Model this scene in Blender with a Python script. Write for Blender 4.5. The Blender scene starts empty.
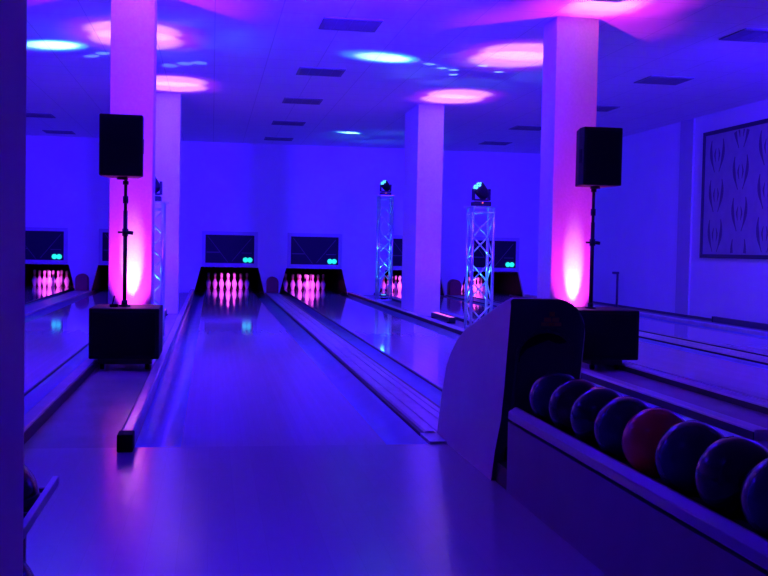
import bpy, bmesh, math, random
from mathutils import Vector, Matrix
random.seed(4)
PI = math.pi
SC = bpy.context.scene
COL = SC.collection
LOC = {}                                    # world position of every root

# ------------------------------------------------------------------ materials
def mat(name, col, rough=.5, metal=0., spec=.5, emit=None, estr=0., coat=0.):
    m = bpy.data.materials.new(name); m.use_nodes = True
    b = m.node_tree.nodes['Principled BSDF']
    b.inputs['Base Color'].default_value = (*col, 1)
    b.inputs['Roughness'].default_value = rough
    b.inputs['Metallic'].default_value = metal
    b.inputs['Specular IOR Level'].default_value = spec
    if coat:
        b.inputs['Coat Weight'].default_value = coat; b.inputs['Coat Roughness'].default_value = .08
    if emit:
        b.inputs['Emission Color'].default_value = (*emit, 1); b.inputs['Emission Strength'].default_value = estr
    return m

def nodes(m): return m.node_tree.nodes, m.node_tree.links, m.node_tree.nodes['Principled BSDF']

def noisy(m, c1, c2, scale=8., bump=0., rough=None, stretch=(1, 1, 1)):
    n, l, b = nodes(m)
    tc = n.new('ShaderNodeTexCoord'); mp = n.new('ShaderNodeMapping'); mp.inputs['Scale'].default_value = stretch
    nz = n.new('ShaderNodeTexNoise'); nz.inputs['Scale'].default_value = scale; nz.inputs['Detail'].default_value = 4
    l.new(tc.outputs['Object'], mp.inputs[0]); l.new(mp.outputs[0], nz.inputs['Vector'])
    r = n.new('ShaderNodeValToRGB'); r.color_ramp.elements[0].color = (*c1, 1); r.color_ramp.elements[1].color = (*c2, 1)
    r.color_ramp.elements[0].position = .3; r.color_ramp.elements[1].position = .7
    l.new(nz.outputs['Fac'], r.inputs[0]); l.new(r.outputs[0], b.inputs['Base Color'])
    if bump:
        bp = n.new('ShaderNodeBump'); bp.inputs['Strength'].default_value = bump; bp.inputs['Distance'].default_value = .01
        l.new(nz.outputs['Fac'], bp.inputs['Height']); l.new(bp.outputs[0], b.inputs['Normal'])
    if rough:
        mr = n.new('ShaderNodeMapRange'); mr.inputs['To Min'].default_value = rough[0]; mr.inputs['To Max'].default_value = rough[1]
        l.new(nz.outputs['Fac'], mr.inputs[0]); l.new(mr.outputs[0], b.inputs['Roughness'])
    return m

def boards(name, c1, c2, seam, width, length, rough, rot=0., msize=.004, spec=.5, offs=.5):
    m = mat(name, c1, rough, spec=spec); n, l, b = nodes(m)
    tc = n.new('ShaderNodeTexCoord'); mp = n.new('ShaderNodeMapping'); mp.inputs['Rotation'].default_value = (0, 0, rot)
    br = n.new('ShaderNodeTexBrick'); br.inputs['Scale'].default_value = 1; br.offset = offs
    br.inputs['Brick Width'].default_value = length; br.inputs['Row Height'].default_value = width
    br.inputs['Mortar Size'].default_value = msize; br.inputs['Mortar Smooth'].default_value = .3
    br.inputs['Color1'].default_value = (*c1, 1); br.inputs['Color2'].default_value = (*c2, 1); br.inputs['Mortar'].default_value = (*seam, 1)
    l.new(tc.outputs['Object'], mp.inputs[0]); l.new(mp.outputs[0], br.inputs['Vector']); l.new(br.outputs['Color'], b.inputs['Base Color'])
    return m

M = {}
M['wall'] = noisy(mat('wall_paint', (.8, .8, .8), .75), (.78, .78, .78), (.83, .83, .82), 1.5)
M['wall_render'] = noisy(mat('column_render', (.8, .8, .8), .7), (.76, .76, .76), (.84, .84, .83), 40, bump=.25)
M['pillar'] = noisy(mat('pillar_paint', (.85, .7, .8), .7), (.82, .68, .78), (.88, .73, .83), 6)
M['ceiling'] = boards('ceiling_tiles', (.84, .84, .84), (.86, .86, .86), (.64, .64, .64), .625, .625, .55, 0, .006, .3, 0)
M['approach'] = boards('approach_boards', (.50, .47, .45), (.53, .50, .47), (.47, .44, .42), .10, 2.4, .2, PI/2, .001)
M['walkway'] = noisy(mat('walkway_boards', (.4, .38, .37), .25), (.35, .33, .32), (.42, .4, .38), 3)
M['lane'] = boards('lane_boards', (.60, .56, .5), (.64, .6, .54), (.56, .52, .47), .027, 4.5, .06, PI/2, .0006)
M['gutter'] = noisy(mat('gutter_plastic', (.4, .5, .85), .2, spec=.35), (.38, .48, .84), (.44, .54, .9), 3)
M['lane_edge'] = mat('lane_edge_dark', (.03, .025, .025), .6)
M['capping'] = noisy(mat('capping_plastic', (.6, .58, .6), .25), (.56, .54, .56), (.64, .62, .64), 5)
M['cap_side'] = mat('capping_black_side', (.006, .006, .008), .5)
M['black'] = noisy(mat('black_cabinet', (.008, .008, .01), .6, spec=.25), (.006, .006, .007), (.011, .011, .013), 60)
M['grille'] = mat('black_grille', (.004, .004, .005), .7, spec=.15)
M['stand'] = mat('stand_black', (.012, .012, .014), .4)
M['rubber'] = mat('black_rubber', (.006, .006, .006), .8, spec=.2)
M['alu'] = mat('truss_aluminium', (.72, .74, .78), .28, .8)
M['trim'] = noisy(mat('grey_trim', (.5, .5, .5), .7), (.48, .48, .48), (.53, .53, .53), 2)
M['fixture'] = mat('fixture_black', (.012, .012, .016), .45)
M['pitdark'] = mat('pit_dark', (.012, .01, .012), .8, spec=.1)
M['kickback'] = boards('kickback_panel', (.016, .007, .006), (.007, .004, .004), (.003, .002, .002), .16, 6, .6, 0, .01, .1)
M['curtain'] = noisy(mat('pit_curtain', (.008, .006, .006), .9, spec=.1), (.004, .003, .004), (.011, .008, .009), 9)
M['mask_frame'] = noisy(mat('mask_frame', (.5, .48, .55), .5), (.47, .45, .52), (.53, .51, .58), 4)
M['mask_panel'] = mat('mask_panel', (.012, .012, .02), .5, spec=.2)
M['mask_line'] = mat('mask_line', (.09, .07, .1), .5)
M['green'] = mat('indicator_lamp', (.1, .5, .4), .4, emit=(.02, 1., .5), estr=1.0)
M['tunnel'] = noisy(mat('tunnel_plastic', (.3, .03, .03), .5), (.26, .025, .028), (.34, .035, .035), 12)
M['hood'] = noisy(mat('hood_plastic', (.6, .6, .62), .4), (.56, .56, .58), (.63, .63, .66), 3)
M['hood_shaded'] = noisy(mat('hood_plastic_shaded', (.05, .05, .065), .45), (.045, .045, .058), (.06, .06, .075), 4)  # hood plastic with the shade of the front put into its colour
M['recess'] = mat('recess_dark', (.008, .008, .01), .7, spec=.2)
M['emblem'] = mat('emblem_orange', (.5, .22, .05), .5)
M['emblem2'] = mat('emblem_yellow', (.45, .32, .08), .5)
M['rack'] = noisy(mat('rack_panel', (.24, .2, .24), .5), (.22, .18, .22), (.27, .23, .27), 3)
M['rail'] = noisy(mat('rack_rail', (.42, .38, .42), .4), (.39, .35, .4), (.45, .41, .45), 5)
M['plinth'] = mat('plinth_brown', (.06, .045, .02), .6)
M['ballblack'] = noisy(mat('ball_black', (.005, .005, .007), .16, spec=.3, coat=.12), (.004, .004, .006), (.009, .009, .012), 7)
M['ballnavy'] = noisy(mat('ball_navy', (.01, .012, .05), .2, spec=.3, coat=.12), (.008, .01, .045), (.014, .016, .06), 5)
M['ballplum'] = noisy(mat('ball_plum', (.02, .006, .016), .18, spec=.3, coat=.12), (.016, .005, .012), (.026, .008, .02), 5)
M['ballred'] = noisy(mat('ball_red', (.85, .04, .03), .22, spec=.3, coat=.1), (.78, .03, .025), (.9, .05, .04), 6)
M['pin'] = mat('pin_white', (.85, .83, .82), .22)
M['pinred'] = mat('pin_red', (.6, .03, .05), .3)
M['vent'] = mat('vent_metal', (.20, .20, .22), .5)
M['ventgap'] = mat('vent_gap', (.02, .02, .022), .8)
M['frame'] = mat('picture_frame', (.04, .04, .05), .45)
M['canvas'] = noisy(mat('picture_canvas', (.4, .36, .4), .7), (.37, .33, .37), (.43, .39, .43), 6)
M['motif'] = mat('picture_motif', (.14, .12, .16), .7)
M['skirting'] = mat('skirting_dark', (.06, .06, .08), .5)
M['lens_cyan'] = mat('lens_cyan', (.2, .6, .7), .2, emit=(.12, .75, 1), estr=1.6)
M['lens_pink'] = mat('lens_pink', (.6, .3, .5), .2, emit=(1, .16, .55), estr=1.0)
M['led_red'] = mat('led_red', (.6, .1, .05), .3, emit=(1, .12, .06), estr=1.2)

# ------------------------------------------------------------------ mesh tools
class MB:
    def __init__(s): s.v = []; s.f = []; s.mi = []; s.sm = []
    def add(s, vs, fs, mi=0, smooth=False):
        o = len(s.v); s.v += [tuple(v) for v in vs]
        for f in fs: s.f.append(tuple(i+o for i in f)); s.mi.append(mi); s.sm.append(smooth)
        return s
    def box(s, x0, x1, y0, y1, z0, z1, mi=0):
        vs = [(x0,y0,z0),(x1,y0,z0),(x1,y1,z0),(x0,y1,z0),(x0,y0,z1),(x1,y0,z1),(x1,y1,z1),(x0,y1,z1)]
        return s.add(vs, [(0,3,2,1),(4,5,6,7),(0,1,5,4),(1,2,6,5),(2,3,7,6),(3,0,4,7)], mi)
    def prism(s, pts, axis, a, b, mi=0, smooth=False):
        # pts: closed outline in the two other axes, extruded from a to b along axis
        def P(p, t):
            return {'x': (t, p[0], p[1]), 'y': (p[0], t, p[1]), 'z': (p[0], p[1], t)}[axis]
        n = len(pts); vs = [P(p, a) for p in pts]+[P(p, b) for p in pts]
        s.add(vs, [tuple(range(n))[::-1], tuple(range(n, 2*n))], mi)
        return s.add(vs, [(i, (i+1) % n, n+(i+1) % n, n+i) for i in range(n)], mi, smooth)
    def strip(s, prof, y0, y1, mi=0, smooth=True):
        # open profile (x,z) swept along y
        n = len(prof); vs = [(x, y0, z) for x, z in prof]+[(x, y1, z) for x, z in prof]
        return s.add(vs, [(i, i+1, n+i+1, n+i) for i in range(n-1)], mi, smooth)
    def tube(s, p, q, r, r2=None, seg=12, mi=0, caps=True):
        p = Vector(p); q = Vector(q); d = (q-p).normalized(); r2 = r if r2 is None else r2
        a = d.orthogonal().normalized(); b = d.cross(a)
        vs = [];
        for c, rr in ((p, r), (q, r2)):
            for k in range(seg):
                t = 2*PI*k/seg; vs.append(c+a*rr*math.cos(t)+b*rr*math.sin(t))
        s.add(vs, [(k, (k+1) % seg, seg+(k+1) % seg, seg+k) for k in range(seg)], mi, True)
        if caps: s.add(vs, [tuple(range(seg))[::-1], tuple(range(seg, 2*seg))], mi)
        return s
    def lathe(s, prof, c=(0, 0, 0), seg=20, mi=None, M4=None, split=None):
        # prof: list of (r, z); mi: function of z -> material index
        n = len(prof); vs = []; fs = []
        for r, z in prof:
            for k in range(seg):
                t = 2*PI*k/seg; v = Vector((r*math.cos(t), r*math.sin(t), z))
                if M4: v = M4 @ v
                vs.append((v.x+c[0], v.y+c[1], v.z+c[2]))
        o = len(s.v); s.v += vs
        for i in range(n-1):
            for k in range(seg):
                s.f.append((o+i*seg+k, o+i*seg+(k+1) % seg, o+(i+1)*seg+(k+1) % seg, o+(i+1)*seg+k))
                s.mi.append(mi((prof[i][1]+prof[i+1][1])/2) if callable(mi) else (mi or 0)); s.sm.append(True)
        s.f.append(tuple(o+k for k in range(seg))[::-1]); s.mi.append(0); s.sm.append(False)
        s.f.append(tuple(o+(n-1)*seg+k for k in range(seg))); s.mi.append(mi(prof[-1][1]) if callable(mi) else (mi or 0)); s.sm.append(False)
        return s
    def sphere(s, c, r, seg=40, rings=24, mi=0):
        prof = [(max(1e-4, r*math.sin(PI*i/rings)), -r*math.cos(PI*i/rings)) for i in range(rings+1)]
        return s.lathe(prof, c, seg, mi)
    def build(s, name, mats, parent=None, loc=(0, 0, 0), bevel=0):
        if not isinstance(mats, (list, tuple)): mats = [mats]
        o0 = Vector(LOC[parent.name]) if parent else Vector(loc)
        me = bpy.data.meshes.new(name)
        me.from_pydata([tuple(Vector(v)-o0) for v in s.v], [], s.f)
        for m in mats: me.materials.append(m)
        for p, mi, sm in zip(me.polygons, s.mi, s.sm): p.material_index = mi; p.use_smooth = sm
        bm = bmesh.new(); bm.from_mesh(me)
        bmesh.ops.remove_doubles(bm, verts=bm.verts, dist=1e-5)
        bmesh.ops.recalc_face_normals(bm, faces=bm.faces)
        bm.to_mesh(me); bm.free(); me.update()
        ob = bpy.data.objects.new(name, me); COL.objects.link(ob)
        if parent:
            ob.parent = parent
        else:
            ob.location = loc
        LOC[ob.name] = tuple(o0)
        if bevel:
            b = ob.modifiers.new('bevel', 'BEVEL'); b.width = bevel; b.segments = 3; b.limit_method = 'ANGLE'; b.angle_limit = .6
            b.harden_normals = False
        return ob

def thing(name, label, cat, loc, group=None):
    o = bpy.data.objects.new(name, None); COL.objects.link(o); o.location = loc; o.empty_display_size = .1
    LOC[o.name] = tuple(loc); return tag(o, label, cat, group)
def tag(o, label, cat, group=None, kind=None):
    o['label'] = label; o['category'] = cat
    if group: o['group'] = group
    if kind: o['kind'] = kind
    return o
def struct(o): o['kind'] = 'structure'; return o

def rrect(x0, x1, z0, z1, r, seg=6):
    """rounded rectangle; r = radii at (x0z0, x1z0, x1z1, x0z1)"""
    pts = []
    for (cx, cz, a0, rr) in ((x0+r[0], z0+r[0], PI, r[0]), (x1-r[1], z0+r[1], 1.5*PI, r[1]), (x1-r[2], z1-r[2], 0, r[2]), (x0+r[3], z1-r[3], .5*PI, r[3])):
        if rr <= 1e-6: pts.append((cx, cz)); continue
        for k in range(seg+1):
            a = a0+.5*PI*k/seg; pts.append((cx+rr*math.cos(a), cz+rr*math.sin(a)))
    return pts

# ------------------------------------------------------------------ camera (fitted to the lanes' perspective)
CAMZ = 1.0252
cd = bpy.data.cameras.new('camera'); cam = bpy.data.objects.new('camera', cd); COL.objects.link(cam)
fw = Vector((.1644587, .98566377, -.03768656)); rt = Vector((.98629158, -.16380031, .01995936)); up = Vector((-.01350015, .04045243, .99909026))
cam.matrix_world = Matrix(((rt.x, up.x, -fw.x, 0), (rt.y, up.y, -fw.y, 0), (rt.z, up.z, -fw.z, CAMZ), (0, 0, 0, 1)))
cd.sensor_width = 36; cd.lens = 36*1035.319/768; cd.clip_start = .05; cd.clip_end = 100
SC.camera = cam

# ------------------------------------------------------------------ the hall
H = 3.26; FOUL = 5.32; YW = 22.8; XR = 7.75; XL = -6.2; YB = -5.5
LW = .53; GW = .232
LANES = [-3.62, -1.777, .387, 2.235, 4.45, 6.30]
LDESC = ['the far left lane', 'the lane hidden behind the left speaker column', 'the lane running straight ahead left of centre',
         'the lane just right of the centre lane', 'the lane right of the right speaker column', 'the lane beside the right wall']
YHEAD = 24.4

fl = MB().box(XL, XR, YB, FOUL, -.12, 0)
struct(fl.build('floor', M['approach']))
fl = MB().box(XL, LANES[0]-LW-GW, FOUL+.002, YW, -.12, -.002)
fl.box(-.93, -.445, FOUL+.002, YW, -.12, -.002)
fl.box(3.10, 3.58, FOUL+.002, YW, -.12, -.002)
fl.box(LANES[5]+LW+GW+.1, XR, FOUL+.002, YW, -.12, -.002)
struct(fl.build('floor_walkway', M['walkway']))
struct(MB().box(XL, XR, YB, 26.9, H, H+.1).build('ceiling', M['ceiling']))
struct(MB().box(XL-.15, XL, YB, 26.9, -.12, H+.1).build('wall_left', M['wall']))
struct(MB().box(XL-.15, XR+.15, YB-.15, YB, -.12, H+.1).build('wall_rear', M['wall']))
wr = MB().box(XR, XR+.15, YB, 26.9, -.12, H+.1)
struct(wr.build('wall_right', M['wall']))
struct(MB().box(XR-.02, XR, 15.94, 16.42, 0, H).build('trim_1', M['trim']))  # thin upright band, greyer than the wall around it
struct(MB().box(XL-.15, XR+.15, 26.9, 27.05, -.12, H+.1).build('wall_pit', M['pitdark']))

# end wall with a flared opening for every lane
WT = .12; ZO = .56; TT = .62; TB = .755
struct(MB().box(XL, XR, YW, YW+WT, ZO, H).build('wall_back', M['wall']))
pb, pt = XL, XL
for c in LANES+[None]:
    o = [(pb, .02), (pb, -.12), (c-TB, -.12), (c-TB, .02), (c-TT, ZO), (pt, ZO)] if c is not None else [(pb, .02), (pb, -.12), (XR, -.12), (XR, ZO), (pt, ZO)]
    struct(MB().prism(o, 'y', YW, YW+WT).build('wall_back', M['wall']))
    if c is not None: pb, pt = c+TB, c+TT
struct(MB().box(XR-.03, XR, YB, YW, 0, .04).build('baseboard_right', M['skirting']))

# ------------------------------------------------------------------ lanes
def lane(i):
    c = LANES[i]
    t = thing('bowling_lane', 'pale glossy board '+LDESC[i].replace('the ', '', 1)+', from foul line to pins', 'lane', (c, FOUL, 0), 'bowling lanes')
    MB().box(c-LW, c+LW, FOUL, 25.7, -.012, 0).box(c-LW+.001, c+LW-.001, FOUL, 25.7, -.12, -.012, 1).build('lane_bed', [M['lane'], M['lane_edge']], t)
    for s in (-1, 1):
        prof = []
        x0 = c+s*LW; n = 14
        for k in range(n+1):
            u = k/n; prof.append((x0+s*(.002+(GW-.004)*u), -.026*(1-u)-.004-.045*math.sin(PI*u)**.8 if 0 < k < n else (-.028 if k == 0 else -.004)))
        g = MB().strip(prof, FOUL, 23.9)
        g.prism([(x, z) for x, z in prof]+[(prof[-1][0], -.11), (prof[0][0], -.11)], 'y', 23.9, 23.95)
        g.strip([(prof[0][0], -.11), (prof[-1][0], -.11)], FOUL, 23.95)
        g.build('gutter', M['gutter'], t)
    return t
for i in range(6): lane(i)

def capping(x0, x1, z, label, y0=FOUL, dark=0, end=False):
    """raised rail between lanes and walkways; dark = side (-1 left, 1 right) whose outer face is black"""
    t = thing('lane_capping', label, 'capping rail', ((x0+x1)/2, y0, 0), 'capping rails along the lanes')
    r = .012
    MB().prism(rrect(x0, x1, -.1, z, (0, 0, r, r), 4), 'y', y0, YW-.002).build('rail', M['capping'], t)
    if dark:
        xs = (x0-.006, x0) if dark < 0 else (x1, x1+.006)
        MB().box(xs[0], xs[1], y0, YW-.002, 0, z-.014).build('skirt', M['cap_side'], t)
    if end:
        MB().box(x0-.006, x1+.004, y0-.13, y0-.001, 0, z+.008).build('end_block', M['rubber'], t, bevel=.006)
    return t
capping(LANES[0]+LW+GW, LANES[1]-LW-GW, .02, 'flat pale capping between the two lanes left of the black subwoofer')
capping(LANES[1]+LW+GW, -.93, .07, 'black-sided capping rail left of the left walkway, seen at far left', dark=1)
capping(-.442, LANES[2]-LW-GW, .08, 'capping rail with a black end block, left of the centre lane', dark=-1, end=True)
# between a pair: flat track cover with two low ribs
def pair_cap(i, label, y0):
    x0 = LANES[i]+LW+GW; x1 = LANES[i+1]-LW-GW
    t = thing('lane_capping', label, 'capping rail', ((x0+x1)/2, y0, 0), 'capping rails along the lanes')
    w = x1-x0
    g = .026
    prof = [(x0+g, -.1), (x1-g, -.1), (x1-g, .014), (x1-g-.01, .022), (x1-.07, .022), (x1-.075, .016), (x1-.085, .016), (x1-.09, .022), (x1-.125, .022), (x1-.13, .014),
            (x0+.15, .014), (x0+.145, .022), (x0+.10, .022), (x0+.095, .016), (x0+.085, .016), (x0+.08, .022), (x0+g+.01, .022), (x0+g, .014)]
    MB().prism(prof, 'y', y0, YW-.002).build('track_cover', M['capping'], t)
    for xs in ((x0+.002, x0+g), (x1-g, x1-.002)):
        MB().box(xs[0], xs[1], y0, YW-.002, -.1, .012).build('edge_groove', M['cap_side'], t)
    if y0 > FOUL:
        MB().box(x0+.002, 1.243, FOUL+.003, y0-.001, -.1, .012).build('front_filler', M['capping'], t)
    return t
pair_cap(2, 'wide striped capping between the centre lanes, running back from ball return hood', 5.585)
capping(LANES[3]+LW+GW, 3.10, .06, 'capping rail left of the right walkway, passing behind the ball rack', dark=-1)
capping(3.58, LANES[4]-LW-GW, .055, 'black-sided wide capping right of the right walkway and right subwoofer', dark=-1)
pair_cap(4, 'wide capping between the two lanes at the far right', FOUL)
capping(LANES[5]+LW+GW, LANES[5]+LW+GW+.1, .05, 'capping rail nearest the right wall')

# ------------------------------------------------------------------ masking units, pits, tunnels
def mask_unit(i):
    c = LANES[i]
    d = ['the far left lane', 'the lane behind the left column', 'the centre lane', 'the lane right of centre', 'the lane behind the middle column', 'the rightmost lane'][i]
    t = thing('masking_unit', 'dark panel with green lamp above the pins of '+d, 'masking panel', (c, YW, .6), 'masking panels on the end wall')
    x0, x1, z0, z1 = c-.6, c+.6, .575, 1.335; fwid = .075; Y = YW-.002
    f = MB()
    f.box(x0, x1, Y-.05, Y, z1-fwid, z1).box(x0, x1, Y-.05, Y, z0, z0+fwid).box(x0, x0+fwid, Y-.05, Y, z0+fwid, z1-fwid).box(x1-fwid, x1, Y-.05, Y, z0+fwid, z1-fwid)
    f.build('frame', M['mask_frame'], t)
    a0, a1, b0, b1 = x0+fwid, x1-fwid, z0+fwid, z1-fwid
    p = MB().box(a0, a1, Y-.025, Y, b0, b1)
    yy = Y-.027
    def ln(p0, p1, w):
        d = Vector((p1[0]-p0[0], p1[1]-p0[1])).normalized(); nn = Vector((-d.y, d.x))*w/2
        p.prism([(p0[0]+nn.x, p0[1]+nn.y), (p0[0]-nn.x, p0[1]-nn.y), (p1[0]-nn.x, p1[1]-nn.y), (p1[0]+nn.x, p1[1]+nn.y)], 'y', yy-.002, yy+.004, 1)
    W = a1-a0; HH = b1-b0
    ln((a0+.05*W, b1-.06*HH), (a0+.46*W, b0+.03*HH), .012)
    ln((a1-.06*W, b1-.1*HH), (a0+.54*W, b0+.06*HH), .012)
    ln((a0+.02*W, b0+.38*HH), (a0+.29*W, b0+.38*HH), .022)
    ln((a1-.26*W, b0+.37*HH), (a1-.05*W, b0+.37*HH), .016)
    p.build('panel', [M['mask_panel'], M['mask_line']], t)
    g = MB(); zc = b0+.075; xc = a1-.14
    g.prism(rrect(xc-.115, xc+.115, zc-.06, zc+.06, (.06,)*4, 6), 'y', Y-.045, Y-.025)
    lamp = g.build('ball_indicator', M['fixture'], t)
    for s in (-1, 1):
        m = Matrix.Rotation(PI/2, 4, 'X')
        MB().lathe([(.056, 0), (.056, .012), (.04, .022), (.001, .026)], (xc+s*.048, Y-.044, zc), 16, 0, m).build('lamp', M['green'], lamp)
    return t

def pit(i):
    c = LANES[i]
    t = thing('pin_pit', 'dark pinsetter pit of '+LDESC[i], 'pinsetter', (c, YW+WT, 0), 'pinsetter pits')
    y0, y1 = YW+WT+.002, 26.6
    MB().box(c-.84, c-.775, y0, y1, -.1, .75).build('kickback', M['kickback'], t)
    MB().box(c+.775, c+.84, y0, y1, -.1, .75).build('kickback', M['kickback'], t)
    MB().box(c-.775, c+.775, y0, y1, .70, .75).build('hood_top', M['pitdark'], t)
    MB().box(c-.775, c+.775, y0, y1, -.13, -.1).build('pit_floor', M['pitdark'], t)
    cu = MB(); n = 60
    vs = []; fs = []
    for k in range(n+1):
        x = c-.775+1.55*k/n; y = 26.3+.03*math.sin(k*1.1)
        vs += [(x, y, -.09), (x, y, .69)]
    for k in range(n): fs.append((2*k, 2*k+2, 2*k+3, 2*k+1))
    cu.add(vs, fs, 0, True); cu.build('curtain', M['curtain'], t)
    return t
for i in range(6): mask_unit(i); pit(i)

for i, d in ((0, 'left of the left speaker column'), (2, 'between the pins of the two centre lanes'), (4, 'between middle column and nearest truss')):
    xc = (LANES[i]+LANES[i+1])/2-(.0 if i else 0)
    o = [(xc-.125, 0)]+[(xc-.125+.0*k, z) for k, z in ((0, .22),)]
    o = [(xc-.125, .026), (xc+.125, .026)]+[(xc+.125*math.cos(PI*k/12), .25+.125*math.sin(PI*k/12)) for k in range(13)]
    t = thing('ball_return_tunnel', 'small dark arched ball tunnel '+d, 'ball tunnel', (xc, YW-.3, .026), 'ball tunnels on the end wall')
    MB().prism(o, 'y', YW-.3, YW-.004, 0, True).build('shell', M['tunnel'], t)
    o2 = [(xc-.095, .04), (xc+.095, .04)]+[(xc+.095*math.cos(PI*k/12), .24+.095*math.sin(PI*k/12)) for k in range(13)]
    MB().prism(o2, 'y', YW-.306, YW-.29).build('flap', M['tunnel'], t)

# ------------------------------------------------------------------ pins
PIN = [(.0258, 0), (.031, .004), (.036, .02), (.0452, .057), (.053, .086), (.0605, .114), (.058, .149), (.0455, .184), (.032, .213), (.0248, .240),
       (.0229, .254), (.0236, .27), (.0262, .292), (.0300, .318), (.0324, .343), (.0305, .36), (.024, .373), (.012, .3805), (.001, .381)]
# refine
P2 = []
for a, b in zip(PIN, PIN[1:]): P2 += [a, ((a[0]+b[0])/2, (a[1]+b[1])/2)]
P2.append(PIN[-1])
pin0 = None
rows = [('head pin at the front', 0, 0), ('left pin of the second row', 1, -1), ('right pin of the second row', 1, 1), ('left pin of the third row', 2, -2),
        ('middle pin of the third row', 2, 0), ('right pin of the third row', 2, 2), ('far left pin of the back row', 3, -3), ('inner left pin of the back row', 3, -1),
        ('inner right pin of the back row', 3, 1), ('far right pin of the back row', 3, 3)]
LSHORT = ['far left lane', 'second lane from left', 'centre lane', 'lane behind the hood', 'lane behind middle column', 'rightmost lane']
for i, c in enumerate(LANES):
    for nm, r, k in rows:
        if pin0 is None:
            pin0 = MB().lathe(P2, (0, 0, 0), 20, lambda z: 1 if (.243 < z < .256 or .268 < z < .281) else 0).build('bowling_pin', [M['pin'], M['pinred']])
            o = pin0
        else:
            o = pin0.copy(); COL.objects.link(o)
        o.location = (c+k*.1524, YHEAD+r*.264, 0)
        tag(o, 'white bowling pin on the '+LSHORT[i]+', '+nm, 'bowling pin', 'bowling pins on the '+LSHORT[i])

# ------------------------------------------------------------------ columns
def column(x0, w, y0, d, label):
    o = MB().box(x0, x0+w, y0, y0+d, -.001, H-.001).build('column', M['wall_render'], None, (x0+w/2, y0+d/2, 0), bevel=.008)
    return tag(o, label, 'column', 'square columns between the lanes')
column(-.908, .378, 9.5, .40, 'white square column glowing pink behind the left loudspeaker')
column(3.195, .42, 9.5, .40, 'white square column glowing pink behind the right loudspeaker')
column(-.87, .385, 15.7, .40, 'farther violet column half hidden behind the left pink column')
column(3.10, .405, 15.7, 1.12, 'farther violet column in the middle, between the two lighting trusses')
tag(MB().box(-.80, -.340, 1.55, 2.0, 0, H-.001).build('column', M['pillar'], None, (-.58, 1.77, 0), bevel=.004), 'dim nearby pillar filling the left edge of the picture', 'column')

# ------------------------------------------------------------------ subwoofers, poles, loudspeakers
def sub(x0, x1, side):
    y0, y1, z0, z1 = 8.55, 9.16, .095, .505 if side == 'left' else .53
    t = thing('subwoofer', 'large black subwoofer box below the '+side+' loudspeaker pole', 'subwoofer', ((x0+x1)/2, (y0+y1)/2, 0), 'black subwoofers')
    MB().box(x0, x1, y0, y1, z0, z1).build('cabinet', M['black'], t, bevel=.012)
    MB().box(x0+.03, x1-.03, y0-.008, y0+.01, z0+.03, z1-.03).build('grille', M['grille'], t, bevel=.004)
    q = .07 if side == 'left' else .132
    MB().box(x0+q, x1-q, y0+.05, y1-.05, .05, z0+.002).build('dolly', M['plinth'], t)
    for a in (x0+q+.03, x1-q-.03):
        for b in (y0+.1, y1-.1):
            MB().tube((a-.015, b, .028), (a+.015, b, .028), .028, seg=14).build('castor', M['rubber'], t)
    return z1
zl = sub(-.966, -.412, 'left'); zr = sub(3.15, 3.70, 'right')

def pole_set(x, y, zb, zt, side, sx0, sx1, sz0, sz1):
    t = thing('speaker_pole', 'thin black pole rising from the '+side+' subwoofer', 'pole', (x, y, zb), 'speaker poles')
    MB().tube((x, y, zb), (x, y, 1.30), .0175, seg=16).build('lower_tube', M['stand'], t)
    MB().tube((x, y, 1.25), (x, y, zt+.03), .0135, seg=16).build('upper_tube', M['stand'], t)
    MB().tube((x, y, zb), (x, y, zb+.014), .05, seg=20).tube((x, y, zb+.012), (x, y, zb+.05), .026, seg=16).build('foot_flange', M['stand'], t)
    MB().tube((x, y, 1.36), (x, y, 1.42), .022, seg=16).build('collar', M['stand'], t)
    k = MB().tube((x, y, 1.09), (x, y, 1.15), .025, seg=16).tube((x-.06, y, 1.12), (x+.02, y, 1.12), .008).tube((x+.02, y-.01, 1.12), (x+.065, y-.01, 1.115), .016)
    k.build('clamp_knob', M['stand'], t)
    MB().tube((x, y, zt-.03), (x, y, zt), .024, seg=16).build('top_collar', M['stand'], t)
    # loudspeaker
    b = thing('loudspeaker', 'black loudspeaker on the pole in front of the '+side+' pink column', 'loudspeaker', ((sx0+sx1)/2, y, sz0), 'black loudspeakers')
    ya, yb = y-.17, y+.17; xm = (sx0+sx1)/2; w = (sx1-sx0)/2
    # plan outline tapers slightly to the back, front edge tilts like a wedge monitor
    out = [(xm-w, ya), (xm+w, ya), (xm+w, ya+.12), (xm+w*.72, yb), (xm-w*.72, yb), (xm-w, ya+.12)]
    MB().prism(out, 'z', sz0, sz1).build('cabinet', M['black'], b, bevel=.01)
    MB().box(sx0+.022, sx1-.022, ya-.006, ya+.01, sz0+.03, sz1-.03).build('grille', M['grille'], b, bevel=.003)
    for zz in (sz0, ):
        MB().tube((xm, y, zz-.022), (xm, y, zz+.002), .045, seg=18).build('pole_mount', M['stand'], b)
    for s in (-1, 1):
        MB().box(xm+s*w-.004, xm+s*w+.004, ya+.05, ya+.11, (sz0+sz1)/2-.06, (sz0+sz1)/2+.06).build('side_handle', M['grille'], b)
pole_set(-.712, 8.85, zl, 1.545, 'left', -.912, -.568, 1.577, 2.075)
pole_set(3.36, 8.85, zr, 1.60, 'right', 3.195, 3.55, 1.622, 2.13)
# small cable plug lying on the left subwoofer
pl = thing('cable_plug', 'small black plug with cable stub on the left subwoofer top', 'plug', (-.775, 8.75, zl))
MB().box(-.82, -.755, 8.72, 8.78, zl, zl+.022).build('plug_body', M['rubber'], pl, bevel=.004)
MB().tube((-.80, 8.75, zl+.02), (-.785, 8.75, zl+.09), .006).build('cable_stub', M['rubber'], pl)

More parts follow.
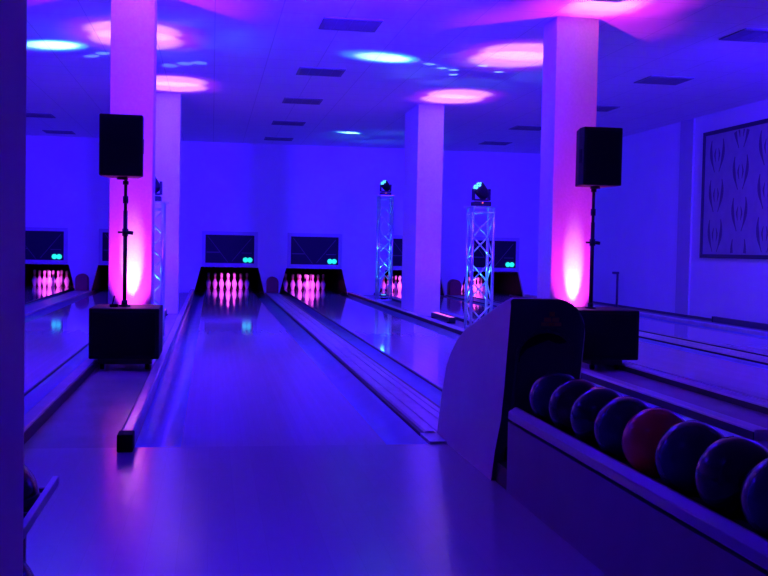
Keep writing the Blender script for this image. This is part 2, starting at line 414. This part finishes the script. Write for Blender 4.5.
# ------------------------------------------------------------------ lighting trusses with moving heads
def truss(cx, cy, zb, zt, label, lab2, aim, wid=.268, grp='lighting trusses'):
    t = thing('lighting_truss', label, 'truss', (cx, cy, zb), grp)
    h = wid/2; r = .019; cs = [(-h, -h), (h, -h), (h, h), (-h, h)]
    MB().box(cx-.155, cx+.155, cy-.155, cy+.155, zb, zb+.012).build('base_plate', M['alu'], t)
    MB().box(cx-.18, cx+.18, cy-.18, cy+.18, zt-.012, zt).build('top_plate', M['alu'], t)
    for a, b in cs:
        MB().tube((cx+a, cy+b, zb+.012), (cx+a, cy+b, zt-.012), r, seg=14).build('chord', M['alu'], t)
    n = max(3, round((zt-zb-.16)/.28)); z0 = zb+.08; z1 = zt-.10; dz = (z1-z0)/n
    for q in range(4):
        A = cs[q]; B = cs[(q+1) % 4]; m = MB()
        for zz in (z0-.02, z1+.02):
            m.tube((cx+A[0], cy+A[1], zz), (cx+B[0], cy+B[1], zz), .0105, seg=10)
        for k in range(n):
            za, zc = z0+k*dz, z0+(k+1)*dz
            P, Q = (A, B) if (k+q) % 2 == 0 else (B, A)
            m.tube((cx+P[0], cy+P[1], za), (cx+Q[0], cy+Q[1], zc), .0095, seg=10)
        m.build('lattice', M['alu'], t)
    # small uplight standing inside the truss
    u = thing('truss_uplight', 'small lamp glowing inside the foot of '+lab2, 'uplight', (cx, cy, zb+.012), 'lamps inside the trusses')
    MB().tube((cx, cy, zb+.012), (cx, cy, zb+.10), .06, seg=18).build('housing', M['fixture'], u)
    MB().tube((cx, cy, zb+.10), (cx, cy, zb+.105), .05, seg=18).build('lens', M['lens_cyan'], u)
    # moving head on the top plate
    hd = thing('moving_head_light', 'black moving head lamp on top of '+lab2, 'stage light', (cx, cy, zt), 'moving head lamps')
    ba = MB().box(cx-.125, cx+.125, cy-.125, cy+.125, zt, zt+.07).build('base', M['fixture'], hd, bevel=.012)
    MB().lathe([(.012, 0), (.012, .006), (.001, .008)], (cx-.01, cy-.125, zt+.05), 12, 0, Matrix.Rotation(PI/2, 4, 'X')).build('status_light', M['led_red'], ba)
    yk = MB().box(cx-.11, cx+.11, cy-.03, cy+.03, zt+.085, zt+.11)
    for s in (-1, 1): yk.box(cx+s*.118-.016, cx+s*.118+.016, cy-.045, cy+.045, zt+.09, zt+.26)
    yk.build('yoke', M['fixture'], hd, bevel=.006)
    pv = Vector((cx, cy, zt+.225)); d = (Vector(aim)-pv).normalized()
    rot = d.to_track_quat('Z', 'Y').to_matrix().to_4x4()
    he = MB().lathe([(.05, -.12), (.078, -.10), (.092, -.02), (.096, .06), (.096, .10), (.088, .108), (.001, .108)], tuple(pv), 24, 0, rot).build('head', M['fixture'], hd)
    for k in range(7):
        rr = 0 if k == 0 else .056; a = k*PI/3
        c = pv+rot.to_3x3() @ Vector((rr*math.cos(a), rr*math.sin(a), .109))
        MB().lathe([(.022, 0), (.022, .004), (.015, .01), (.001, .012)], tuple(c), 14, 0, rot).build('lens', M['lens_cyan'], he)
    hd.scale = (.86, .86, .86)
    return pv, d
BLUE = (.026, .002, 1.0); PINK = (.88, .026, .75); CORE = (1., .48, .9); CYAN = (.02, .42, 1.); CYCORE = (.6, 1., 1.)
def light(kind, name, loc, col, power, aim=None, size=.05, angle=None, blend=.3):
    l = bpy.data.lights.new(name, kind); l.color = col; l.energy = power
    if kind in ('POINT', 'SPOT'): l.shadow_soft_size = size
    if kind == 'SPOT': l.spot_size = math.radians(angle); l.spot_blend = blend
    if kind == 'AREA': l.shape = 'RECTANGLE'; l.size = size[0]; l.size_y = size[1]
    o = bpy.data.objects.new(name, l); COL.objects.link(o); o.location = loc
    if aim is not None: o.rotation_euler = (Vector(aim)-Vector(loc)).to_track_quat('-Z', 'Y').to_euler()
    return o

for (cx, cy, zb, zt, lab, lab2, aim, pw, an) in (
    (3.35, 12.75, -.002, 1.585, 'nearest lattice truss tower, right of centre, in front of far truss', 'the nearest truss right of centre', (1.98, 12.05, H), 1500, 17),
    (3.43, 20.6, -.002, 2.10, 'farthest lattice truss tower, left of the middle violet column', 'the farthest truss beside the middle column', (2.60, 20.0, H), 500, 17),
    (-.66, 11.6, -.002, 1.49, 'lattice truss tower mostly hidden behind the left pink column', 'the truss behind the left column', (-1.80, 12.3, H), 1500, 18)):
    pv, d = truss(cx, cy, zb, zt, lab, lab2, aim)
    light('SPOT', 'moving_head_beam', pv+d*.14, CYCORE, pw*.3, aim, .03, an*.95, .8)
    light('SPOT', 'moving_head_beam', pv+d*.14, CYAN, pw*.24, aim, .03, an*1.3, .8)
    light('SPOT', 'truss_lamp', (cx, cy, zb+.13), (.04, .36, 1.), 60, (cx, cy, 3), .04, 52, .6)
    light('POINT', 'truss_lamp', (cx, cy, (zb+zt)/2), (.02, .14, 1.), 4, None, .04)
    # stray facets of the beam
    for ax, ay in {3.35: ((2.55, 12.3), (2.76, 12.55), (2.93, 12.62), (3.2, 12.25), (3.0, 12.95), (3.5, 12.6)), -.66: ((-1.45, 12.9), (-1.3, 12.68), (-.36, 13.1), (-.18, 13.0), (-.55, 13.3))}.get(cx, ()):
        light('SPOT', 'beam_facet', pv+d*.14, (.18, .42, 1.), 150, (ax, ay, H), .005, 5.5, .4)

# ------------------------------------------------------------------ pink uplight bars
def uplight(x, y0, y1, label, face=None):
    z = .0
    t = thing('uplight_bar', label, 'uplight', (x, (y0+y1)/2, -.002), 'pink uplight bars')
    MB().box(x-.05, x+.05, y0, y1, .018, .085).build('housing', M['fixture'], t, bevel=.008)
    MB().box(x-.034, x+.034, y0+.03, y1-.03, .083, .089).build('lens', M['lens_pink'], t)
    for yy in (y0+.08, y1-.08): MB().box(x-.06, x+.06, yy-.02, yy+.02, -.002, .02).build('foot', M['fixture'], t)
UP = [('left front', -.66, 9.22, 9.47), ('left back', -.70, 9.95, 10.9), ('right front', 3.43, 9.22, 9.47), ('right back', 3.40, 9.95, 10.9), ('far left', -.66, 14.4, 15.5), ('far middle', 3.36, 14.2, 15.45)]
uplight(-.71, 9.26, 9.47, 'pink uplight at the foot of the left column behind the subwoofer')
uplight(-.72, 10.0, 10.9, 'pink uplight on the floor behind the left column')
uplight(3.40, 9.26, 9.47, 'pink uplight at the foot of the right column behind the subwoofer')
uplight(3.40, 10.0, 10.9, 'pink uplight on the floor behind the right column')
uplight(-.68, 14.2, 15.4, 'pink uplight on the floor before the far left violet column')
uplight(3.33, 14.1, 15.3, 'black uplight bar with pink glowing top before the middle violet column')
for x in (-.70, 3.42):
    light('SPOT', 'uplight_beam', (x, 9.28, .10), (1., .55, .9), 190, (x, 9.50, .80), .012, 17, 1.)
    light('SPOT', 'uplight_beam', (x, 9.30, .10), PINK, 260, (x, 9.50, 1.15), .012, 46, 1.)
    for yy in (9.2, 8.95):
        light('SPOT', 'uplight_beam', (x, 9.33, .10), CORE, 300, (x+.05, yy-.1, H), .02, 15, .8)
        light('SPOT', 'uplight_beam', (x, 9.33, .10), PINK, 200, (x+.05, yy-.15, H), .02, 32, .9)
for x in (-.85, 3.42):
    for yy in (10.3, 10.7):
        light('SPOT', 'uplight_beam', (x, yy, .10), CORE, 370, (x, 11.5+(yy-10.5)*1.2, H), .02, 19, .5)
        light('SPOT', 'uplight_beam', (x, yy, .10), PINK, 170, (x, 11.5+(yy-10.5)*1.2, H), .02, 29, .9)
for x, ax in ((-.68, -.56), (3.33, 3.47)):
    for yy in (14.4, 14.9):
        light('SPOT', 'uplight_beam', (x, yy, .10), CORE, 370, (ax, yy+.15, H), .02, 18.5, .5)
        light('SPOT', 'uplight_beam', (x, yy, .10), PINK, 150, (ax, yy+.15, H), .02, 27, .9)
    light('SPOT', 'uplight_spill', (x, 14.6, .10), (.7, .04, 1.), 12, (x, 15.6, 1.8), .03, 90, .8)

# pink lamp inside every pin deck
for c in LANES:
    light('SPOT', 'pin_deck_lamp', (c, 23.25, .60), (1., .085, .95), 260, (c, 24.6, .14), .05, 29, 1.)

# ------------------------------------------------------------------ blue house floods (on the ceiling over the approach, out of the picture)
for x, ax in ((-3.0, -3.0), (1.2, .8), (6.2, 8.6)):
    light('SPOT', 'blue_flood', (x, 7.4, 3.0), BLUE, 4300 if x < 6 else 4200, (ax, 22.8, 2.3), .25, 100 if x < 6 else 80, .9)
a = light('AREA', 'blue_wash', (-1.6, 2.2, 3.2), BLUE, 60, (-.9, 2.7, 0), (1.6, 1.6)); a.data.spread = math.radians(70)

w = bpy.data.worlds.new('world'); w.use_nodes = True; SC.world = w
w.node_tree.nodes['Background'].inputs[0].default_value = (.03, .006, 1, 1); w.node_tree.nodes['Background'].inputs[1].default_value = .0

# ------------------------------------------------------------------ ball return
br = thing('ball_return', 'ball return with tall rounded hood and long ball rack, right foreground', 'ball return', (1.4, 4.4, 0))
HX0, HX1 = 1.245, 1.575
# side profile of the hood (y, z), lofted across x with a rounded right shoulder
side = [(4.45, 0), (4.395, .15), (4.314, .295), (4.275, .45), (4.245, .61), (4.215, .75), (4.205, .81), (4.212, .826), (4.24, .829), (4.40, .795), (4.535, .757),
        (4.76, .70), (4.994, .642), (5.17, .57), (5.308, .488), (5.385, .41), (5.435, .33), (5.497, .207), (5.56, .06), (5.578, 0)]
def hood_mesh():
    m = MB(); n = len(side); cols = []
    # cross-section steps: (x, amount of height removed near top)
    R = .125; steps = [(HX0, .012), (HX0+.004, .004), (HX0+.014, 0)]
    steps += [(HX0+.014+(HX1-R-HX0-.014)*k/4, 0) for k in range(1, 5)]
    steps += [(HX1-R+R*math.sin(a), R-R*math.cos(a)) for a in [PI/2*k/8 for k in range(1, 9)]]
    for x, drop in steps:
        ring = []
        for y, z in side:
            top = .829
            # lower the upper outline along the rounded shoulder
            zz = z if z < .3 else z-drop*min(1, (z-.3)/.2)
            ring.append((x, y, zz))
        cols.append(ring)
    vs = sum(cols, []); fs = []
    for i in range(len(cols)-1):
        for k in range(n-1):
            fs.append((i*n+k, i*n+k+1, (i+1)*n+k+1, (i+1)*n+k))
    m.add(vs, fs[:], 0, True)
    m.add(cols[0], [tuple(range(n))], 0)
    m.add(cols[-1], [tuple(range(n))[::-1]], 0)
    m.add([cols[0][0], cols[0][-1], cols[-1][-1], cols[-1][0]], [(0, 1, 2, 3)], 0)
    # front face has its shade painted in: faces of the first six rows
    return m
hm = hood_mesh(); hood = hm.build('hood', [M['hood'], M['hood_shaded']], br)
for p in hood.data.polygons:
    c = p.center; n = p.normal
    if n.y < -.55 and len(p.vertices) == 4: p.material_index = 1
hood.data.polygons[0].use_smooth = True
es = hood.modifiers.new('edges', 'EDGE_SPLIT'); es.split_angle = math.radians(40)
# arched mouth where the balls come out: dark recess slab set just proud of the front, following its lean
def front_y(z):
    for (y0, z0), (y1, z1) in zip(side, side[1:]):
        if z0 <= z <= z1: return y0+(y1-y0)*(z-z0)/(z1-z0)
    return 4.21
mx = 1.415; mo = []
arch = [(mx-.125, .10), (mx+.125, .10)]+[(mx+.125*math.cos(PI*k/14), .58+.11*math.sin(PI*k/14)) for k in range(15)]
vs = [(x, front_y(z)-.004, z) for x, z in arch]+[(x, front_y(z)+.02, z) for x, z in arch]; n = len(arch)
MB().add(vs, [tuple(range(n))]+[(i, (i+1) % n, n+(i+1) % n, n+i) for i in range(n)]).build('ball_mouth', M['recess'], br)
# moulded lip around the mouth
lip = MB()
arch2 = [(mx-.125, .30)]+[(mx-.125, .58)]+[(mx-.125*math.cos(PI*k/14), .58+.11*math.sin(PI*k/14)) for k in range(1, 14)]+[(mx+.125, .58), (mx+.125, .30)]
for (xa, za), (xb, zb_) in zip(arch2, arch2[1:]):
    lip.tube((xa, front_y(za)-.004, za), (xb, front_y(zb_)-.004, zb_), .008, seg=8)
lip.build('mouth_lip', M['hood_shaded'], br)
# small triangular emblem of rounded bars
em = MB()
ex, ez = 1.428, .745
for dx, dz, wd, hh, mi in ((0, .018, .022, .02, 0), (-.018, -.006, .03, .018, 0), (.018, -.006, .03, .018, 1), (-.03, -.026, .028, .016, 1), (0, -.026, .026, .016, 0), (.03, -.026, .028, .016, 0)):
    em.box(ex+dx-wd/2, ex+dx+wd/2, front_y(ez+dz)-.006, front_y(ez+dz)+.004, ez+dz-hh/2, ez+dz+hh/2, mi)
em.build('emblem', [M['emblem'], M['emblem2']], br)
# rack
RY0, RY1 = 1.55, 4.30
MB().box(1.255, 1.275, RY0, 4.24, .0, .300).build('side_panel', M['rack'], br)
MB().prism([(1.238, .320), (1.262, .318), (1.29, .352), (1.288, .366), (1.27, .372), (1.24, .352)], 'y', RY0, 4.19).build('side_rail', M['rail'], br, bevel=.004)
MB().box(1.535, 1.555, RY0, 4.24, .0, .318).build('side_panel', M['rack'], br)
MB().prism([(1.52, .352), (1.548, .318), (1.572, .32), (1.57, .352), (1.54, .372), (1.522, .366)], 'y', RY0, 4.19).build('side_rail', M['rail'], br, bevel=.004)
MB().box(1.275, 1.535, RY0, 4.24, .27, .285).build('tray', M['recess'], br)
for xx in (1.33, 1.42): MB().tube((xx, RY0, .327), (xx, 4.22, .327), .0146, seg=12).build('ball_runner', M['fixture'], br)
MB().box(1.25, 1.56, RY0, RY0+.02, 0, .318).build('end_panel', M['rack'], br)
MB().box(1.262, 1.36, 4.245, 4.43, .0, .09).build('plinth', M['plinth'], br)

# ------------------------------------------------------------------ balls
def ball(x, y, z, m, label, grp, r=.1085, rot=0):
    t = thing('bowling_ball', label, 'bowling ball', (x, y, z), grp)
    b = MB().sphere((x, y, z), r, 48, 30).build('shell', M[m], t)
    # finger holes near the top, turned away from the approach
    q = Matrix.Rotation(rot, 3, 'Z')
    for ax, ay, rr in ((.10, .30, .012), (-.10, .30, .012), (0, -.22, .014)):
        v = q @ Vector((ax, ay+.5, 1)).normalized()
        c = Vector((x, y, z))+v*(r+.0006)
        rm = v.to_track_quat('Z', 'Y').to_matrix().to_4x4()
        MB().lathe([(rr, -.002), (rr, 0), (.001, .0003)], tuple(c), 14, 0, rm).build('finger_hole', M['recess'], t)
BX, BZ = 1.375, .440
for y, m, lab in ((3.975, 'ballnavy', 'dark navy bowling ball sitting in the mouth of the return hood'),
                  (3.73, 'ballplum', 'blackish plum bowling ball, second in line from the hood'),
                  (3.49, 'ballblack', 'black bowling ball, third in line from the hood'),
                  (3.255, 'ballnavy', 'dark navy bowling ball just behind the red ball'),
                  (3.015, 'ballred', 'dark red bowling ball in the middle of the rack'),
                  (2.77, 'ballnavy', 'dark navy bowling ball just in front of the red ball'),
                  (2.52, 'ballblack', 'black bowling ball second in front of the red ball'),
                  (2.275, 'ballnavy', 'dark navy bowling ball nearest, cut by the right picture edge')):
    ball(BX, y, BZ, m, lab, 'balls on the return rack', rot=random.uniform(-.6, .6))

# ------------------------------------------------------------------ storage rack behind the near pillar
rk = thing('ball_rack', 'two-tier ball rack peeping out behind the left pillar', 'ball rack', (-.5, 2.5, 0))
MB().box(-.375, -.360, 2.06, 2.60, .433, .457).build('front_lip', M['rail'], rk, bevel=.003)
for yy in (2.09, 2.30, 2.53): MB().box(-.44, -.374, yy, yy+.012, .432, .442).build('lip_arm', M['fixture'], rk)
for zz in (.425, .212):
    MB().box(-.62, -.604, 2.06, 2.60, zz-.012, zz+.038).build('back_lip', M['rail'], rk, bevel=.003)
    MB().box(-.604, -.432, 2.06, 2.56, zz-.105, zz-.094).build('shelf', M['rack'], rk)
for yy in (2.04, 2.562):
    MB().box(-.604, -.432, yy, yy+.018, 0, .44).build('end_frame', M['rack'], rk)
for x, y, z, m, lab in ((-.486, 2.42, .4404, 'ballblack', 'black bowling ball on the top tier behind the left pillar'),
                        (-.486, 2.18, .4404, 'ballred', 'reddish bowling ball showing its edge beside the left pillar'),
                        (-.486, 2.40, .2274, 'ballnavy', 'dark bowling ball on the lower tier behind the left pillar')):
    ball(x, y, z, m, lab, 'balls on the storage rack')

# ------------------------------------------------------------------ ceiling vents
def vent(x, y, label):
    t = thing('ceiling_vent', label, 'vent', (x, y, H), 'ceiling vents')
    a = .29; b = .27; z = H-.001
    f = MB().box(x-a, x+a, y-b, y-b+.03, z-.012, z).box(x-a, x+a, y+b-.03, y+b, z-.012, z).box(x-a, x-a+.03, y-b+.03, y+b-.03, z-.012, z).box(x+a-.03, x+a, y-b+.03, y+b-.03, z-.012, z)
    f.build('frame', M['vent'], t)
    MB().box(x-a+.03, x+a-.03, y-b+.03, y+b-.03, z-.003, z).build('backing', M['ventgap'], t)
    s = MB()
    for k in range(9):
        yy = y-b+.055+k*(2*b-.11)/8
        s.add([(x-a+.03, yy-.018, z-.004), (x+a-.03, yy-.018, z-.004), (x+a-.03, yy+.012, z-.012), (x-a+.03, yy+.012, z-.012),
               (x-a+.03, yy-.018, z-.0025), (x+a-.03, yy-.018, z-.0025), (x+a-.03, yy+.012, z-.0105), (x-a+.03, yy+.012, z-.0105)],
              [(0,1,2,3),(4,7,6,5),(0,4,5,1),(1,5,6,2),(2,6,7,3),(3,7,4,0)])
    for k in (1, 2, 3): s.box(x-a+2*a*k/4-.004, x-a+2*a*k/4+.004, y-b+.03, y+b-.03, z-.012, z-.003)
    s.build('louvres', M['vent'], t)
on = ['nearest', 'second nearest', 'third nearest', 'fourth nearest', 'farthest']
for k, y in enumerate((10.34, 13.2, 15.9, 18.8, 21.6)): vent(1.33, y, on[k]+' louvred ceiling vent in the row above the centre lane')
for k, (x, y) in enumerate(((5.42, 9.8), (5.68, 12.6), (5.8, 15.3), (5.6, 18.1), (5.75, 20.85))): vent(x, y, on[k]+' louvred ceiling vent in the row above the right lanes')
for k, y in enumerate((19.1, 21.85)): vent(-3.08, y, ('nearer', 'farther')[k]+' ceiling vent above the far left lane')

# ------------------------------------------------------------------ picture on the right wall
pc = thing('wall_picture', 'large dark framed picture of repeating curved motifs on right wall', 'picture', (XR, 13.5, .98))
y0, y1, z0, z1 = 11.4, 15.55, .985, 2.975; X = XR-.001; fwd = .06
f = MB().box(X-.04, X, y0, y1, z1-fwd, z1).box(X-.04, X, y0, y1, z0, z0+fwd).box(X-.04, X, y0, y0+fwd, z0+fwd, z1-fwd).box(X-.04, X, y1-fwd, y1, z0+fwd, z1-fwd)
f.build('frame', M['frame'], pc)
cv = MB().box(X-.02, X, y0+fwd, y1-fwd, z0+fwd, z1-fwd)
def stroke(pts, ws, lo, hi):
    for (a, b), wa, wb_ in zip(zip(pts, pts[1:]), ws, ws[1:]):
        d = Vector((b[0]-a[0], b[1]-a[1]))
        if d.length < 1e-6: continue
        d.normalize(); nn = Vector((-d.y, d.x))
        q = [(a[0]+nn.x*wa, a[1]+nn.y*wa), (a[0]-nn.x*wa, a[1]-nn.y*wa), (b[0]-nn.x*wb_, b[1]-nn.y*wb_), (b[0]+nn.x*wb_, b[1]+nn.y*wb_)]
        if min(p[1] for p in q) < z0+fwd or max(p[1] for p in q) > z1-fwd or min(p[0] for p in q) < y0+fwd or max(p[0] for p in q) > y1-fwd: continue
        cv.prism(q, 'x', X-.0215, X-.0195, 1)
for ci in range(6):
    yc = 15.10-.74*ci
    for k in range(-1, 4):
        zc = z1-.40-.62*k+(.31 if ci % 2 else 0)
        for s in (-1, 1):
            pts = []; ws = []
            for j in range(13):
                u = j/12; pts.append((yc+s*(.10+.11*math.sin(PI*min(1, .25+u*.75))-.03*u), zc+.25-.50*u)); ws.append(.010+.032*math.sin(PI*min(1, u*1.1))**1.5)
            stroke(pts, ws, 0, 0)
            stroke([(yc+s*.04, zc+.12), (yc+s*.075, zc+.02), (yc+s*.045, zc-.09)], [.005, .022, .005], 0, 0)
cv.build('canvas', [M['canvas'], M['motif']], pc)

# low things along the right wall
dk = thing('cable_duct', 'low dark duct along the foot of the right wall under the picture', 'duct', (XR-.06, 12.0, 0))
MB().box(XR-.11, XR-.032, 8.0, 14.9, -.002, .082).build('duct', M['skirting'], dk, bevel=.008)
MB().box(XR-.114, XR-.032, 14.9, 14.93, -.002, .085).build('end_cap', M['cap_side'], dk)
ps = thing('wall_post', 'short thin dark post standing by the right wall beside the speaker', 'post', (7.66, 18.8, 0))
MB().tube((7.66, 18.8, -.002), (7.66, 18.8, .64), .022, seg=14).build('post', M['skirting'], ps)
MB().box(7.56, 7.685, 18.77, 18.83, .635, .68).build('post_head', M['skirting'], ps, bevel=.008)
MB().box(7.62, 7.70, 18.76, 18.84, -.002, .012).build('post_foot', M['skirting'], ps)

# ------------------------------------------------------------------ view
SC.view_settings.view_transform = 'Standard'; SC.view_settings.look = 'None'
SC.view_settings.exposure = 0; SC.view_settings.gamma = 1; SC.view_settings.use_curve_mapping = False
